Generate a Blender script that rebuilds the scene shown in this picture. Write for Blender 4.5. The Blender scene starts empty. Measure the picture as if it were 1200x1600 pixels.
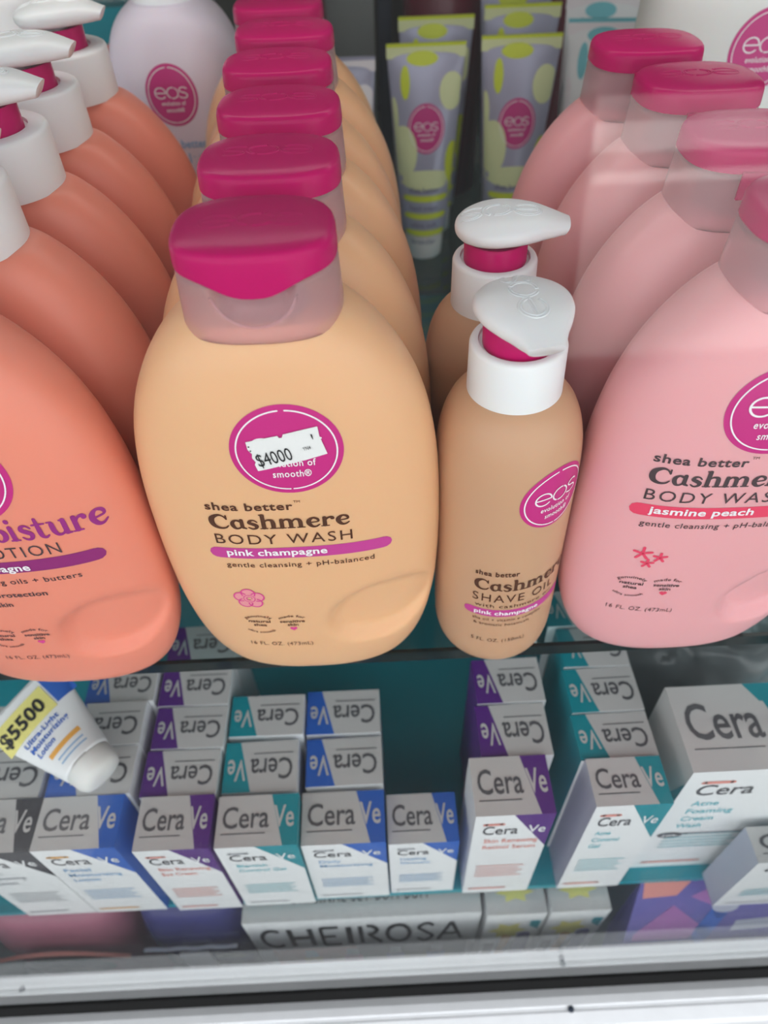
import bpy, math, random
import numpy as np
from mathutils import Vector, Matrix

random.seed(4)
PI = math.pi
K = 0.01                      # everything below is written in centimetres
SC = bpy.context.scene
COL = SC.collection

# ------------------------------------------------------------------ camera, world, light, exposure
def _n(v):
    return v / np.linalg.norm(v)
FPX = 1125.0
_dn = _n(np.array([640 - 600, 1850 - 800, FPX]))
_dp = _n(np.array([535 - 600, -402.881 - 800, FPX]))
_rt = np.cross(_dn, _dp)
if _rt[0] < 0: _rt = -_rt
MC = np.array([_rt, _dp, -_dn])            # camera coordinates (right, down, forward) -> world
HC = 26.0
CAM = np.array([0, -.629 * HC, HC])
cd = bpy.data.cameras.new('camera'); cam = bpy.data.objects.new('camera', cd); COL.objects.link(cam)
cd.sensor_fit = 'VERTICAL'; cd.sensor_height = 36; cd.sensor_width = 27
cd.lens = FPX / 1600 * 36
cd.clip_start = 0.01; cd.clip_end = 100
R = Matrix(((MC[0][0], -MC[0][1], -MC[0][2]), (MC[1][0], -MC[1][1], -MC[1][2]), (MC[2][0], -MC[2][1], -MC[2][2])))
cam.matrix_world = Matrix.Translation(Vector(CAM) * K) @ R.to_4x4()
cd.dof.use_dof = True; cd.dof.focus_distance = 0.222; cd.dof.aperture_fstop = 11.0
SC.camera = cam
def ray(px, py):
    return MC @ _n(np.array([px - 600, py - 800, FPX]))
def aty(px, py, y):
    r = ray(px, py); return CAM + r * (y - CAM[1]) / r[1]
def atz(px, py, z):
    r = ray(px, py); return CAM + r * (z - CAM[2]) / r[2]

w = bpy.data.worlds.new('sky'); SC.world = w; w.use_nodes = True
bg = w.node_tree.nodes['Background']
bg.inputs[0].default_value = (0.93, 0.96, 1.0, 1); bg.inputs[1].default_value = 1.15
SC.view_settings.view_transform = 'Standard'; SC.view_settings.look = 'None'
SC.view_settings.gamma = 1; SC.view_settings.use_curve_mapping = False
SC.view_settings.exposure = 1.0
sd = bpy.data.lights.new('sun', 'SUN'); sd.energy = 4.5; sd.angle = 0.01; sd.color = (1, .96, .9)
sun = bpy.data.objects.new('sun', sd); COL.objects.link(sun)
sun.rotation_euler = (-math.radians(28), 0, math.radians(8))      # high sun from behind the shop, lands on the street
cl = bpy.data.lights.new('rear_fill', 'AREA'); cl.shape = 'RECTANGLE'; cl.size = .9; cl.size_y = .03; cl.energy = 0.24; cl.color = (1, .97, .92)  # fill light added to brighten the rear bottles
clo = bpy.data.objects.new('rear_fill_light', cl); COL.objects.link(clo); clo.location = (0, .17, .312)

# ------------------------------------------------------------------ materials
def mat(name, rgb, rough=.5, sss=0, spec=.5, metal=0, trans=0, noise=0, bump=0, scale=60, coat=0, ior=1.45, ssr=.4):
    m = bpy.data.materials.new(name); m.use_nodes = True
    nt = m.node_tree; b = nt.nodes['Principled BSDF']
    b.inputs['Base Color'].default_value = (*rgb, 1); b.inputs['Roughness'].default_value = rough
    b.inputs['Specular IOR Level'].default_value = spec; b.inputs['Metallic'].default_value = metal
    b.inputs['Transmission Weight'].default_value = trans; b.inputs['IOR'].default_value = ior
    b.inputs['Coat Weight'].default_value = coat
    if sss:
        b.inputs['Subsurface Weight'].default_value = sss
        b.inputs['Subsurface Radius'].default_value = (1.0, .45, .3)
        b.inputs['Subsurface Scale'].default_value = ssr * K
    if noise or bump:
        tc = nt.nodes.new('ShaderNodeTexCoord'); n = nt.nodes.new('ShaderNodeTexNoise')
        n.inputs['Scale'].default_value = scale; n.inputs['Detail'].default_value = 4
        nt.links.new(tc.outputs['Object'], n.inputs['Vector'])
        if noise:
            mx = nt.nodes.new('ShaderNodeMix'); mx.data_type = 'RGBA'; mx.blend_type = 'MULTIPLY'
            rp = nt.nodes.new('ShaderNodeMapRange'); rp.inputs[3].default_value = 1 - noise; rp.inputs[4].default_value = 1 + noise * .4
            nt.links.new(n.outputs['Fac'], rp.inputs[0])
            mx.inputs[0].default_value = 1; mx.inputs[6].default_value = (*rgb, 1)
            nt.links.new(rp.outputs[0], mx.inputs[7]); nt.links.new(mx.outputs[2], b.inputs['Base Color'])
        if bump:
            bp = nt.nodes.new('ShaderNodeBump'); bp.inputs['Strength'].default_value = bump; bp.inputs['Distance'].default_value = .001
            nt.links.new(n.outputs['Fac'], bp.inputs['Height']); nt.links.new(bp.outputs[0], b.inputs['Normal'])
    return m
def glassy(name, tint, refl, rough=.0, grazing=True):
    m = bpy.data.materials.new(name); m.use_nodes = True; nt = m.node_tree; nt.nodes.clear()
    o = nt.nodes.new('ShaderNodeOutputMaterial'); t = nt.nodes.new('ShaderNodeBsdfTransparent'); g = nt.nodes.new('ShaderNodeBsdfGlossy')
    t.inputs[0].default_value = (*tint, 1); g.inputs['Roughness'].default_value = rough
    mx = nt.nodes.new('ShaderNodeMixShader'); lw = nt.nodes.new('ShaderNodeLayerWeight'); lw.inputs[0].default_value = .5      # Schlick reflection, the same from both sides
    pw = nt.nodes.new('ShaderNodeMath'); pw.operation = 'POWER'; pw.inputs[1].default_value = 5; nt.links.new(lw.outputs['Facing'], pw.inputs[0])
    fr = nt.nodes.new('ShaderNodeMapRange'); fr.inputs[3].default_value = refl; fr.inputs[4].default_value = 1; nt.links.new(pw.outputs[0], fr.inputs[0])
    nt.links.new(fr.outputs[0], mx.inputs[0]); nt.links.new(t.outputs[0], mx.inputs[1]); nt.links.new(g.outputs[0], mx.inputs[2])
    nt.links.new(mx.outputs[0], o.inputs[0]); return m
M = {}
M['cream'] = mat('cream plastic', (.79, .45, .245), .36, sss=.35, noise=.03, scale=25, spec=.4)
M['coral'] = mat('coral plastic', (.83, .27, .185), .38, sss=.35, noise=.03, scale=25, spec=.4)
M['pink'] = mat('pink plastic', (.82, .39, .41), .38, sss=.35, noise=.03, scale=25, spec=.4)
M['shave'] = mat('apricot plastic', (.58, .335, .20), .36, sss=.3, noise=.03, scale=25, spec=.4)
M['lilac'] = mat('pale lilac plastic', (.78, .70, .80), .4, sss=.2)
M['milky'] = mat('milky white plastic', (.74, .74, .72), .4, sss=.2)
M['white'] = mat('white plastic', (.80, .80, .81), .38, sss=.15, ssr=.2)
M['magenta'] = mat('magenta plastic', (.50, .0, .115), .27, spec=.15, sss=.1, ssr=.15, bump=.03, scale=400)
M['frost'] = mat('frosted clear plastic', (.98, .76, .80), .3, trans=.85, ior=1.15)
M['label'] = mat('label magenta', (.56, .025, .21), .35)
M['labelw'] = mat('label white print', (.88, .82, .85), .5)
M['brown'] = mat('brown print', (.085, .028, .012), .5)
M['plum'] = mat('plum print', (.30, .02, .20), .5)
M['dplum'] = mat('dark grey print', (.07, .045, .05), .5)
M['bandm'] = mat('magenta band', (.54, .05, .28), .45)
M['bandp'] = mat('plum band', (.27, .02, .16), .45)
M['bandr'] = mat('red pink band', (.80, .06, .13), .45)
M['heart'] = mat('pink print', (.70, .05, .27), .5)
M['petal'] = mat('petal fill', (.80, .30, .32), .5)
M['paper'] = mat('white paper sticker', (.78, .77, .76), .7, bump=.3, scale=300)
M['ink'] = mat('black ink', (.01, .01, .012), .6)
M['silver'] = mat('silver card', (.62, .61, .60), .45, metal=.1, noise=.04, scale=30)
M['card'] = mat('white card', (.87, .88, .89), .5, noise=.03, scale=30)
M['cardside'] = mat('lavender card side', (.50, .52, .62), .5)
M['blue'] = mat('blue card', (.02, .12, .52), .4)
M['purple'] = mat('purple card', (.10, .02, .22), .4)
M['teal'] = mat('teal card', (.0, .27, .33), .4)
M['black'] = mat('black card', (.02, .022, .035), .4)
M['greyp'] = mat('grey print', (.10, .10, .11), .4)
M['lblue'] = mat('light blue print', (.25, .45, .70), .5)
M['lteal'] = mat('light teal print', (.18, .55, .62), .5)
M['lred'] = mat('salmon print', (.80, .30, .25), .5)
M['lgrey'] = mat('pale grey print', (.42, .43, .46), .5)
M['orange'] = mat('orange print', (.85, .42, .08), .5)
M['yellow'] = mat('yellow sticker', (.85, .78, .25), .6)
M['board'] = mat('teal shelf paint', (.008, .34, .42), .35, noise=.15, scale=8)
M['alu'] = mat('white painted aluminium', (.80, .81, .82), .4, bump=.05, scale=90, noise=.08)
M['alud'] = mat('black rubber seal', (.008, .008, .008), .9, spec=.1)
M['edge'] = mat('dark glass edge', (.004, .012, .012), .2)
M['glass'] = glassy('window glass', (.98, .99, .985), .035)
M['shelfglass'] = glassy('shelf glass', (.80, .88, .88), .045)
M['backwall'] = mat('olive grey back panel', (.085, .085, .07), .35, noise=.3, scale=9)
M['side'] = mat('cabinet side', (.30, .30, .30), .5)
M['asphalt'] = mat('asphalt', (.05, .05, .052), .9, noise=.4, scale=40)
M['bounce'] = mat('pale far paving', (.62, .60, .57), .8)  # for the far slab added as a light bounce
M['added_slab'] = mat('pale paving', (.36, .35, .34), .8, noise=.1, scale=10)  # for the unseen slab that makes the haze in the pane
M['hazeband'] = mat('white haze band', (.85, .85, .83), .7)  # for the unseen strips that reflect as bright bands
M['tube'] = mat('lilac tube film', (.42, .42, .55), .3, metal=.2)
M['tubey'] = mat('yellow green print', (.62, .70, .03), .4)
M['tubep'] = mat('pale yellow print', (.72, .76, .42), .4)
M['tubeg'] = mat('slate print', (.20, .20, .30), .4)
M['navy'] = mat('navy film', (.06, .06, .22), .25, noise=.3, scale=60)
M['mauve'] = mat('mauve vinyl', (.45, .17, .24), .25, noise=.2, scale=30)
M['bag'] = mat('grey plastic bag', (.16, .18, .185), .18, noise=.2, scale=30)
M['violet'] = mat('violet card', (.13, .11, .42), .35, noise=.2, scale=20)
M['mviolet'] = mat('mauve violet print', (.38, .14, .42), .4)
M['winered'] = mat('wine red plastic', (.13, .006, .02), .3)
M['post'] = mat('dark steel', (.02, .03, .05), .4)
M['greyc'] = mat('grey concrete panel', (.25, .26, .25), .6)

# ------------------------------------------------------------------ builders
def mk(name, V, F, m, parent=None, smooth=True, idx=None, auto=None):
    me = bpy.data.meshes.new(name)
    me.from_pydata([(v[0] * K, v[1] * K, v[2] * K) for v in V], [], F)
    ms = m if isinstance(m, (list, tuple)) else [m]
    for q in ms: me.materials.append(M[q])
    if idx:
        for p, i in zip(me.polygons, idx): p.material_index = i
    if smooth: me.polygons.foreach_set('use_smooth', [True] * len(me.polygons))
    if auto: 
        me.set_sharp_from_angle(angle=math.radians(auto))
    me.update()
    o = bpy.data.objects.new(name, me); COL.objects.link(o)
    if parent is not None: o.parent = parent
    return o
def empty(name, loc, rz=0):
    o = bpy.data.objects.new(name, None); COL.objects.link(o)
    o.location = (loc[0] * K, loc[1] * K, loc[2] * K); o.rotation_euler = (0, 0, rz); o.empty_display_size = .01
    return o
def tag(o, label=None, cat=None, group=None, kind=None):
    if label: o['label'] = label
    if cat: o['category'] = cat
    if group: o['group'] = group
    if kind: o['kind'] = kind
    return o
def copy_tree(o, parent=None):
    c = o.copy(); COL.objects.link(c)
    if parent is not None: c.parent = parent
    for ch in list(o.children): copy_tree(ch, c)
    return c
def loft(rings, capa=True, capb=True, closed=True):
    V = []; F = []; n = len(rings[0])
    for r in rings: V += [tuple(p) for p in r]
    for i in range(len(rings) - 1):
        for j in range(n if closed else n - 1):
            k = (j + 1) % n
            F.append((i * n + j, i * n + k, (i + 1) * n + k, (i + 1) * n + j))
    if capa: F.append(tuple(range(n - 1, -1, -1)))
    if capb: F.append(tuple((len(rings) - 1) * n + j for j in range(n)))
    return V, F
def lathe(prof, n=48, cx=0, cy=0, capa=True, capb=True):
    return loft([[(cx + r * math.cos(2 * PI * j / n), cy + r * math.sin(2 * PI * j / n), z) for j in range(n)] for r, z in prof], capa, capb)
def join(*VF):
    V = []; F = []
    for v, f in VF:
        o = len(V); V += list(v); F += [tuple(i + o for i in p) for p in f]
    return V, F
def boxvf(x0, x1, y0, y1, z0, z1):
    V = [(x, y, z) for z in (z0, z1) for y in (y0, y1) for x in (x0, x1)]
    return V, [(0, 2, 3, 1), (4, 5, 7, 6), (0, 1, 5, 4), (1, 3, 7, 5), (3, 2, 6, 7), (2, 0, 4, 6)]
def smooth_curve(kn):
    xs = np.array([k[0] for k in kn], float); ys = np.array([k[1] for k in kn], float)
    d = np.diff(ys) / np.diff(xs); m = np.zeros(len(xs))
    m[0], m[-1] = d[0], d[-1]
    for i in range(1, len(xs) - 1):
        m[i] = 0 if d[i - 1] * d[i] <= 0 else 2 * d[i - 1] * d[i] / (d[i - 1] + d[i])
    def f(x):
        x = min(max(x, xs[0]), xs[-1]); i = min(int(np.searchsorted(xs, x, 'right')) - 1, len(xs) - 2)
        h = xs[i + 1] - xs[i]; t = (x - xs[i]) / h
        return float((2 * t**3 - 3 * t**2 + 1) * ys[i] + (t**3 - 2 * t**2 + t) * h * m[i] + (-2 * t**3 + 3 * t**2) * ys[i + 1] + (t**3 - t**2) * h * m[i + 1])
    return f
def sgp(v, p):
    return math.copysign(abs(v) ** p, v)
def sstep(a, b, x):
    t = min(max((x - a) / (b - a), 0), 1); return t * t * (3 - 2 * t)

# --- 2D drawing: text outlines, ribbons, discs -> lists (verts2d, faces)
_tc = {}
def text2d(s, bold=0, space=1, shear=0):
    key = (s, bold, space, shear)
    if key in _tc: return _tc[key]
    cu = bpy.data.curves.new('t', 'FONT'); cu.body = s; cu.offset = bold; cu.space_character = space; cu.shear = shear
    cu.resolution_u = 3; cu.fill_mode = 'FRONT'
    o = bpy.data.objects.new('t', cu); COL.objects.link(o)
    bpy.context.view_layer.update()
    me = bpy.data.meshes.new_from_object(o.evaluated_get(bpy.context.evaluated_depsgraph_get()))
    V = [(v.co.x, v.co.y) for v in me.vertices]; F = [tuple(p.vertices) for p in me.polygons]
    bpy.data.objects.remove(o); bpy.data.curves.remove(cu); bpy.data.meshes.remove(me)
    _tc[key] = (V, F); return V, F
def fit(VF, x0, x1, y0, y1=None, h=None):
    V, F = VF
    ax = min(v[0] for v in V); bx = max(v[0] for v in V)
    s = (x1 - x0) / (bx - ax)
    if y1 is not None:
        ay = min(v[1] for v in V); by = max(v[1] for v in V); sy = (y1 - y0) / (by - ay)
    else:
        ay = 0; sy = h / .7
    return [(x0 + (v[0] - ax) * s, y0 + (v[1] - ay) * sy) for v in V], F
def cr(P, n=8):
    P = [tuple(p) for p in P]
    if len(P) < 3: return P
    Q = [P[0]] + P + [P[-1]]; out = []
    for i in range(1, len(Q) - 2):
        for k in range(n):
            t = k / n
            out.append(tuple(.5 * (2 * b + (c - a) * t + (2 * a - 5 * b + 4 * c - d) * t * t + (3 * b - a - 3 * c + d) * t**3) for a, b, c, d in zip(Q[i - 1], Q[i], Q[i + 1], Q[i + 2])))
    out.append(P[-1]); return out
def disc2d(cx, cy, rx, ry, n=40, rings=1):
    V = [(cx, cy)]; F = []
    for k in range(1, rings + 1):
        for j in range(n):
            a = 2 * PI * j / n; V.append((cx + rx * k / rings * math.cos(a), cy + ry * k / rings * math.sin(a)))
    for j in range(n): F.append((0, 1 + j, 1 + (j + 1) % n))
    for k in range(rings - 1):
        for j in range(n):
            a = 1 + k * n; F.append((a + j, a + n + j, a + n + (j + 1) % n, a + (j + 1) % n))
    return V, F
def ribbon(P, wd=None, caps=True):
    """P: list of (x,y[,w]) ; w is full width"""
    P = [(p[0], p[1], p[2] if len(p) > 2 else wd) for p in P]
    V = []; F = []
    for i, p in enumerate(P):
        a = P[max(i - 1, 0)]; b = P[min(i + 1, len(P) - 1)]
        dx, dy = b[0] - a[0], b[1] - a[1]; l = math.hypot(dx, dy) or 1e-6
        nx, ny = -dy / l * p[2] / 2, dx / l * p[2] / 2
        V += [(p[0] + nx, p[1] + ny), (p[0] - nx, p[1] - ny)]
    for i in range(len(P) - 1): F.append((2 * i, 2 * i + 1, 2 * i + 3, 2 * i + 2))
    if caps:
        for p in (P[0], P[-1]): V, F = join((V, F), disc2d(p[0], p[1], p[2] / 2, p[2] / 2, 10))
    return V, F
def arc(cx, cy, rx, ry, a0, a1, n=24):
    return [(cx + rx * math.cos(math.radians(a0 + (a1 - a0) * i / n)), cy + ry * math.sin(math.radians(a0 + (a1 - a0) * i / n))) for i in range(n + 1)]
LOGO = [arc(.5, .5, .5, .5, 0, 318), [(.02, .5), (.5, .5), (.98, .5)], arc(1.62, .5, .5, .5, 75, 240), arc(1.62, .5, .5, .5, 258, 418),
        cr([(2.92, .86), (2.68, .99), (2.4, .95), (2.26, .76), (2.42, .58), (2.75, .46), (2.92, .26), (2.8, .06), (2.5, 0), (2.2, .13)], 4)]
LOGO[1] = [(.02, .5), (.25, .5), (.5, .5), (.75, .5), (.98, .5)]
def logo2d(w=.09):
    return join(*[ribbon(s, w) for s in LOGO])
def xf(VF, x0, y0, sx, sy=None, rot=0):
    V, F = VF; sy = sy or sx; c, s = math.cos(rot), math.sin(rot)
    return [(x0 + c * x * sx - s * y * sy, y0 + s * x * sx + c * y * sy) for x, y in V], F
# chunky soft serif lettering for the product names (x height 1)
GL = {
 'C': (1.28, [[(1.12, 1.05, .10), (.95, 1.33, .13), (.66, 1.42, .22), (.30, 1.15, .34), (.2, .72, .36), (.32, .28, .32), (.66, .06, .22), (1.0, .12, .15), (1.18, .35, .10)]], [[(1.13, 1.4, .1), (1.13, 1.02, .12)]]),
 'a': (1.0, [[(.7, .78, .2), (.42, .93, .18), (.2, .75, .24), (.17, .42, .28), (.3, .1, .22), (.5, .08, .16), (.68, .25, .14)]], [[(.74, .98, .24), (.74, .2, .26), (.95, .08, .14)]]),
 's': (.82, [[(.66, .74, .1), (.5, .92, .13), (.28, .9, .2), (.2, .68, .26), (.4, .53, .3), (.6, .36, .28), (.55, .1, .2), (.32, .03, .14), (.12, .2, .1)]], []),
 'h': (1.12, [[(.24, .7, .1), (.45, .93, .16), (.72, .9, .24), (.8, .6, .28), (.8, .12, .27)]], [[(.22, 1.45, .26), (.22, .1, .27)], [(.02, .05, .11), (.42, .05, .11)], [(.6, .05, .11), (1.04, .05, .11)], [(.05, 1.48, .1), (.2, 1.5, .1)]]),
 'm': (1.66, [[(.24, .7, .1), (.42, .93, .16), (.66, .88, .24), (.74, .6, .27), (.74, .12, .26)], [(.84, .7, .1), (1.0, .93, .16), (1.24, .88, .24), (1.32, .6, .27), (1.32, .12, .26)]], [[(.2, .93, .25), (.2, .1, .27)], [(.0, .05, .11), (.4, .05, .11)], [(.56, .05, .11), (.94, .05, .11)], [(1.14, .05, .11), (1.55, .05, .11)]]),
 'e': (.92, [[(.2, .5, .12), (.5, .52, .12), (.74, .6, .14), (.68, .86, .2), (.42, .96, .18), (.2, .75, .28), (.17, .42, .3), (.34, .1, .24), (.58, .05, .16), (.8, .24, .1)]], []),
 'r': (.86, [[(.24, .6, .1), (.4, .86, .16), (.62, .92, .22), (.68, .78, .26)]], [[(.2, .93, .25), (.2, .1, .27)], [(.0, .05, .11), (.44, .05, .11)]]),
 'o': (.98, [[(.46, .95, .14), (.18, .75, .27), (.16, .38, .29), (.44, .04, .14), (.74, .25, .27), (.77, .62, .29), (.46, .95, .14)]], []),
 'i': (.5, [], [[(.2, .93, .25), (.2, .1, .27)], [(.0, .05, .11), (.42, .05, .11)], [(.2, 1.3, .26), (.2, 1.34, .26)]]),
 't': (.72, [[(.24, .5, .27), (.26, .15, .24), (.42, .03, .16), (.6, .14, .1)]], [[(.24, 1.28, .18), (.24, .4, .27)], [(.0, .92, .12), (.58, .92, .12)]]),
 'u': (1.1, [[(.2, .8, .27), (.2, .35, .27), (.34, .07, .2), (.6, .1, .14), (.74, .35, .1)]], [[(.02, .94, .1), (.22, .94, .1)], [(.78, .93, .25), (.78, .1, .27)], [(.8, .05, .12), (.98, .05, .12)], [(.62, .94, .1), (.8, .94, .1)]]),
}
def serif2d(word):
    out = []; x = 0
    for c in word:
        adv, curves, lines = GL[c]
        for s in curves: out.append(ribbon([(p[0] + x, p[1], p[2]) for p in cr(s, 5)]))
        for s in lines:
            q = []
            for a, b in zip(s, s[1:]):
                for t in (0, .33, .66): q.append(tuple(a[i] + (b[i] - a[i]) * t for i in range(3)))
            q.append(s[-1]); out.append(ribbon([(p[0] + x, p[1], p[2]) for p in q]))
        x += adv
    return join(*out)
def put(name, VF, fn, m, parent, off=.02):
    V, F = VF
    return mk(name, [fn(u, v, off) for u, v in V], F, m, parent, smooth=False)
def outlines(strokes, w):
    """closed loops running round each stroke"""
    L = []
    for s in strokes:
        V, _ = ribbon(s, w, caps=False); a = V[0::2]; b = V[1::2]
        L.append(a + b[::-1])
    return L
def ridge(loops, fn, r=.03, n=6):
    parts = []
    for L in loops:
        P = [Vector(fn(u, v, 0)) for u, v in L]; rings = []
        N = len(P)
        for i in range(N):
            t = (P[(i + 1) % N] - P[i - 1]).normalized()
            up = Vector((0, 0, 1)); sd_ = t.cross(up).normalized(); up = sd_.cross(t)
            rings.append([tuple(P[i] + sd_ * r * math.cos(2 * PI * k / n) + up * r * math.sin(2 * PI * k / n)) for k in range(n)])
        rings.append(rings[0]); parts.append(loft(rings, False, False))
    return join(*parts)

# ------------------------------------------------------------------ setting
def struct(name, VF, m, smooth=False):
    o = mk(name, VF[0], VF[1], m, smooth=smooth); o['kind'] = 'structure'; return o
ZF = -16.3                                                        # teal shelf the cartons stand on
struct('floor', boxvf(-60, 60, -4.9, 60, ZF - .5, ZF), 'board')
struct('wall_back', boxvf(-60, 60, 56, 58, ZF, 45), 'backwall')
struct('wall_left', boxvf(-60, -58, -8, 58, -40, 45), 'side')
struct('wall_right', boxvf(58, 60, -8, 58, -40, 45), 'side')
struct('ceiling', boxvf(-60, 60, -5, 56, 32, 33), 'side')
tl = mk('fill_housing', *boxvf(-46, 46, 15.4, 18.6, 31.3, 32), 'alu', smooth=False); tag(tl, 'slim white housing added for the unseen fill light under the upper shelf', 'lamp')  # out of view, added to go with the fill light
struct('sky_blocker', boxvf(-300, 300, -62, -8.5, 105, 108), 'side')  # unseen slab added to cut off the high sky light
struct('trim_1', boxvf(-60, 60, 52, 56, 4, 4.6), 'post')
struct('trim_2', boxvf(-60, 60, -7.5, 20, -40, -38), 'side')      # bottom of the case
g = struct('window_1', boxvf(-58, 58, -8.82, -8.5, -19, 120), 'glass')
def rail(prof, name, m):
    V, F = loft([[(x, y, z) for y, z in prof] for x in (-58, 58)]); return struct(name, (V, F), m)
rail([(-8.38, -18.1), (-8.0, -18.0), (-7.6, -18.05), (-7.5, -40), (-8.38, -40)], 'trim_3', 'alu')
rail([(-8.9, -18.3), (-8.4, -18.2), (-8.4, -40), (-8.9, -40)], 'trim_4', 'alud')
rail([(-10.75, -21), (-10.6, -20.6), (-10.0, -20.5), (-9.9, -20.6), (-9.75, -20.6), (-9.7, -20.45), (-9.3, -20.5), (-8.9, -20.7), (-8.9, -45), (-10.75, -45)], 'trim_5', 'alu')
struct('wall_front', boxvf(-150, 150, -10.5, -8, -110, -45), 'side')
struct('wall_facade', boxvf(-300, 300, -8.5, 60, 120, 240), 'side')
struct('floor_street', boxvf(-900, 900, -1500, -8, -112, -110), 'asphalt')
def slab(name, pts, z0, z1, m):
    return struct(name, loft([[(x, y, z) for x, y in pts] for z in (z0, z1)]), m)
slab('bounce_slab', [(-900, -1500), (900, -1500), (900, -700), (-900, -700)], -110, -109.6, 'bounce')  # sunlit reflector added to send low frontal light into the case
slab('reflection_slab', [(62, -190), (700, -190), (700, -430), (130, -430)], -110, -109.5, 'added_slab')  # added out of view, shaped for the hazy reflection at the right
slab('haze_band_far', [(109, -352), (700, -352), (700, -390), (119, -390)], -109.5, -109.3, 'hazeband')  # added strip, reflects in the pane as the broad bright band
slab('haze_band_near', [(100, -318), (700, -318), (700, -330), (104, -330)], -109.5, -109.3, 'hazeband')  # added strip, reflects in the pane as the thin bright line
for px, py, nm in ((35, 1545, 0), (877, 1497, 1), (892, 1577, 2)):
    p = atz(px, py, -18.05 if nm < 2 else -20.5)
    V, F = lathe([(.12, -.15), (.17, .03), (.12, .07), (.0, .07)], 14)
    s = mk('screw', V, F, 'post'); s.location = tuple(p * K)
    tag(s, ['dark screw head in the inner rail at the lower left', 'dark screw head in the inner rail below the small yellow boxes', 'dark screw head in the outer white rail near the bottom edge'][nm], 'screw')
# upper glass shelf with its dark front edge
sh = mk('glass_shelf', *boxvf(-56, 56, 0, 50, -.6, 0), 'shelfglass', smooth=False)
tag(sh, 'clear glass shelf carrying all the pump and flip cap bottles', 'shelf')
mk('shelf_edge', *boxvf(-56, 56, -.18, 0, -.62, .02), 'edge', sh, smooth=False)

# ------------------------------------------------------------------ big oval bottle
AZ = smooth_curve([(0, 2.3), (.06, 2.75), (.3, 3.35), (.9, 3.9), (2, 4.36), (3.3, 4.64), (5, 4.82), (7, 4.87), (9, 4.83), (10.5, 4.73), (12, 4.5), (13.2, 4.16), (14.2, 3.7), (15, 3.17), (15.6, 2.62), (15.95, 2.2), (16.05, 1.9)])
BZ = smooth_curve([(0, 1.2), (.06, 1.4), (.3, 1.65), (.9, 1.9), (2.5, 2.1), (6, 2.2), (10, 2.22), (12, 2.18), (13.5, 2.1), (14.6, 1.95), (15.5, 1.75), (16.05, 1.45)])
NE = 2.5
def dent(u, z):
    du, dz = (u - 2.75) / 1.95, (z - 4.3) / 1.85
    a = .62; p = du * math.cos(a) + dz * math.sin(a); q = -du * math.sin(a) + dz * math.cos(a)
    r = math.hypot(p / 1.12, q / .9)
    return .5 * (1 - sstep(.78, 1.0, r)) * (1 - .45 * sstep(-.6, 1, p))
def bfront(u, z, off=0, cut=True):
    a, b = AZ(z), BZ(z); q = min(abs(u / a), .999)
    y = -b * (1 - q ** NE) ** (1 / NE)
    if cut: y += dent(u, z)
    return (u, y - off, z)
def body_vf(H=16.05, nz=84, na=144, sx=1, sy=1, sz=1, cut=True):
    rings = []
    for i in range(nz + 1):
        z = H * (1 - math.cos(PI * i / nz)) / 2; a, b = AZ(z), BZ(z); r = []
        for j in range(na):
            t = 2 * PI * j / na; x = a * sgp(math.cos(t), 2 / NE); y = b * sgp(math.sin(t), 2 / NE)
            if cut and y < 0: y += min(dent(x, z), -y * .8)
            r.append((x * sx, y * sy, z * sz))
        rings.append(r)
    return loft(rings)
def sell(a, b, n, N):
    return [(a * sgp(math.cos(2 * PI * j / N), 2 / n), b * sgp(math.sin(2 * PI * j / N), 2 / n)) for j in range(N)]
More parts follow.
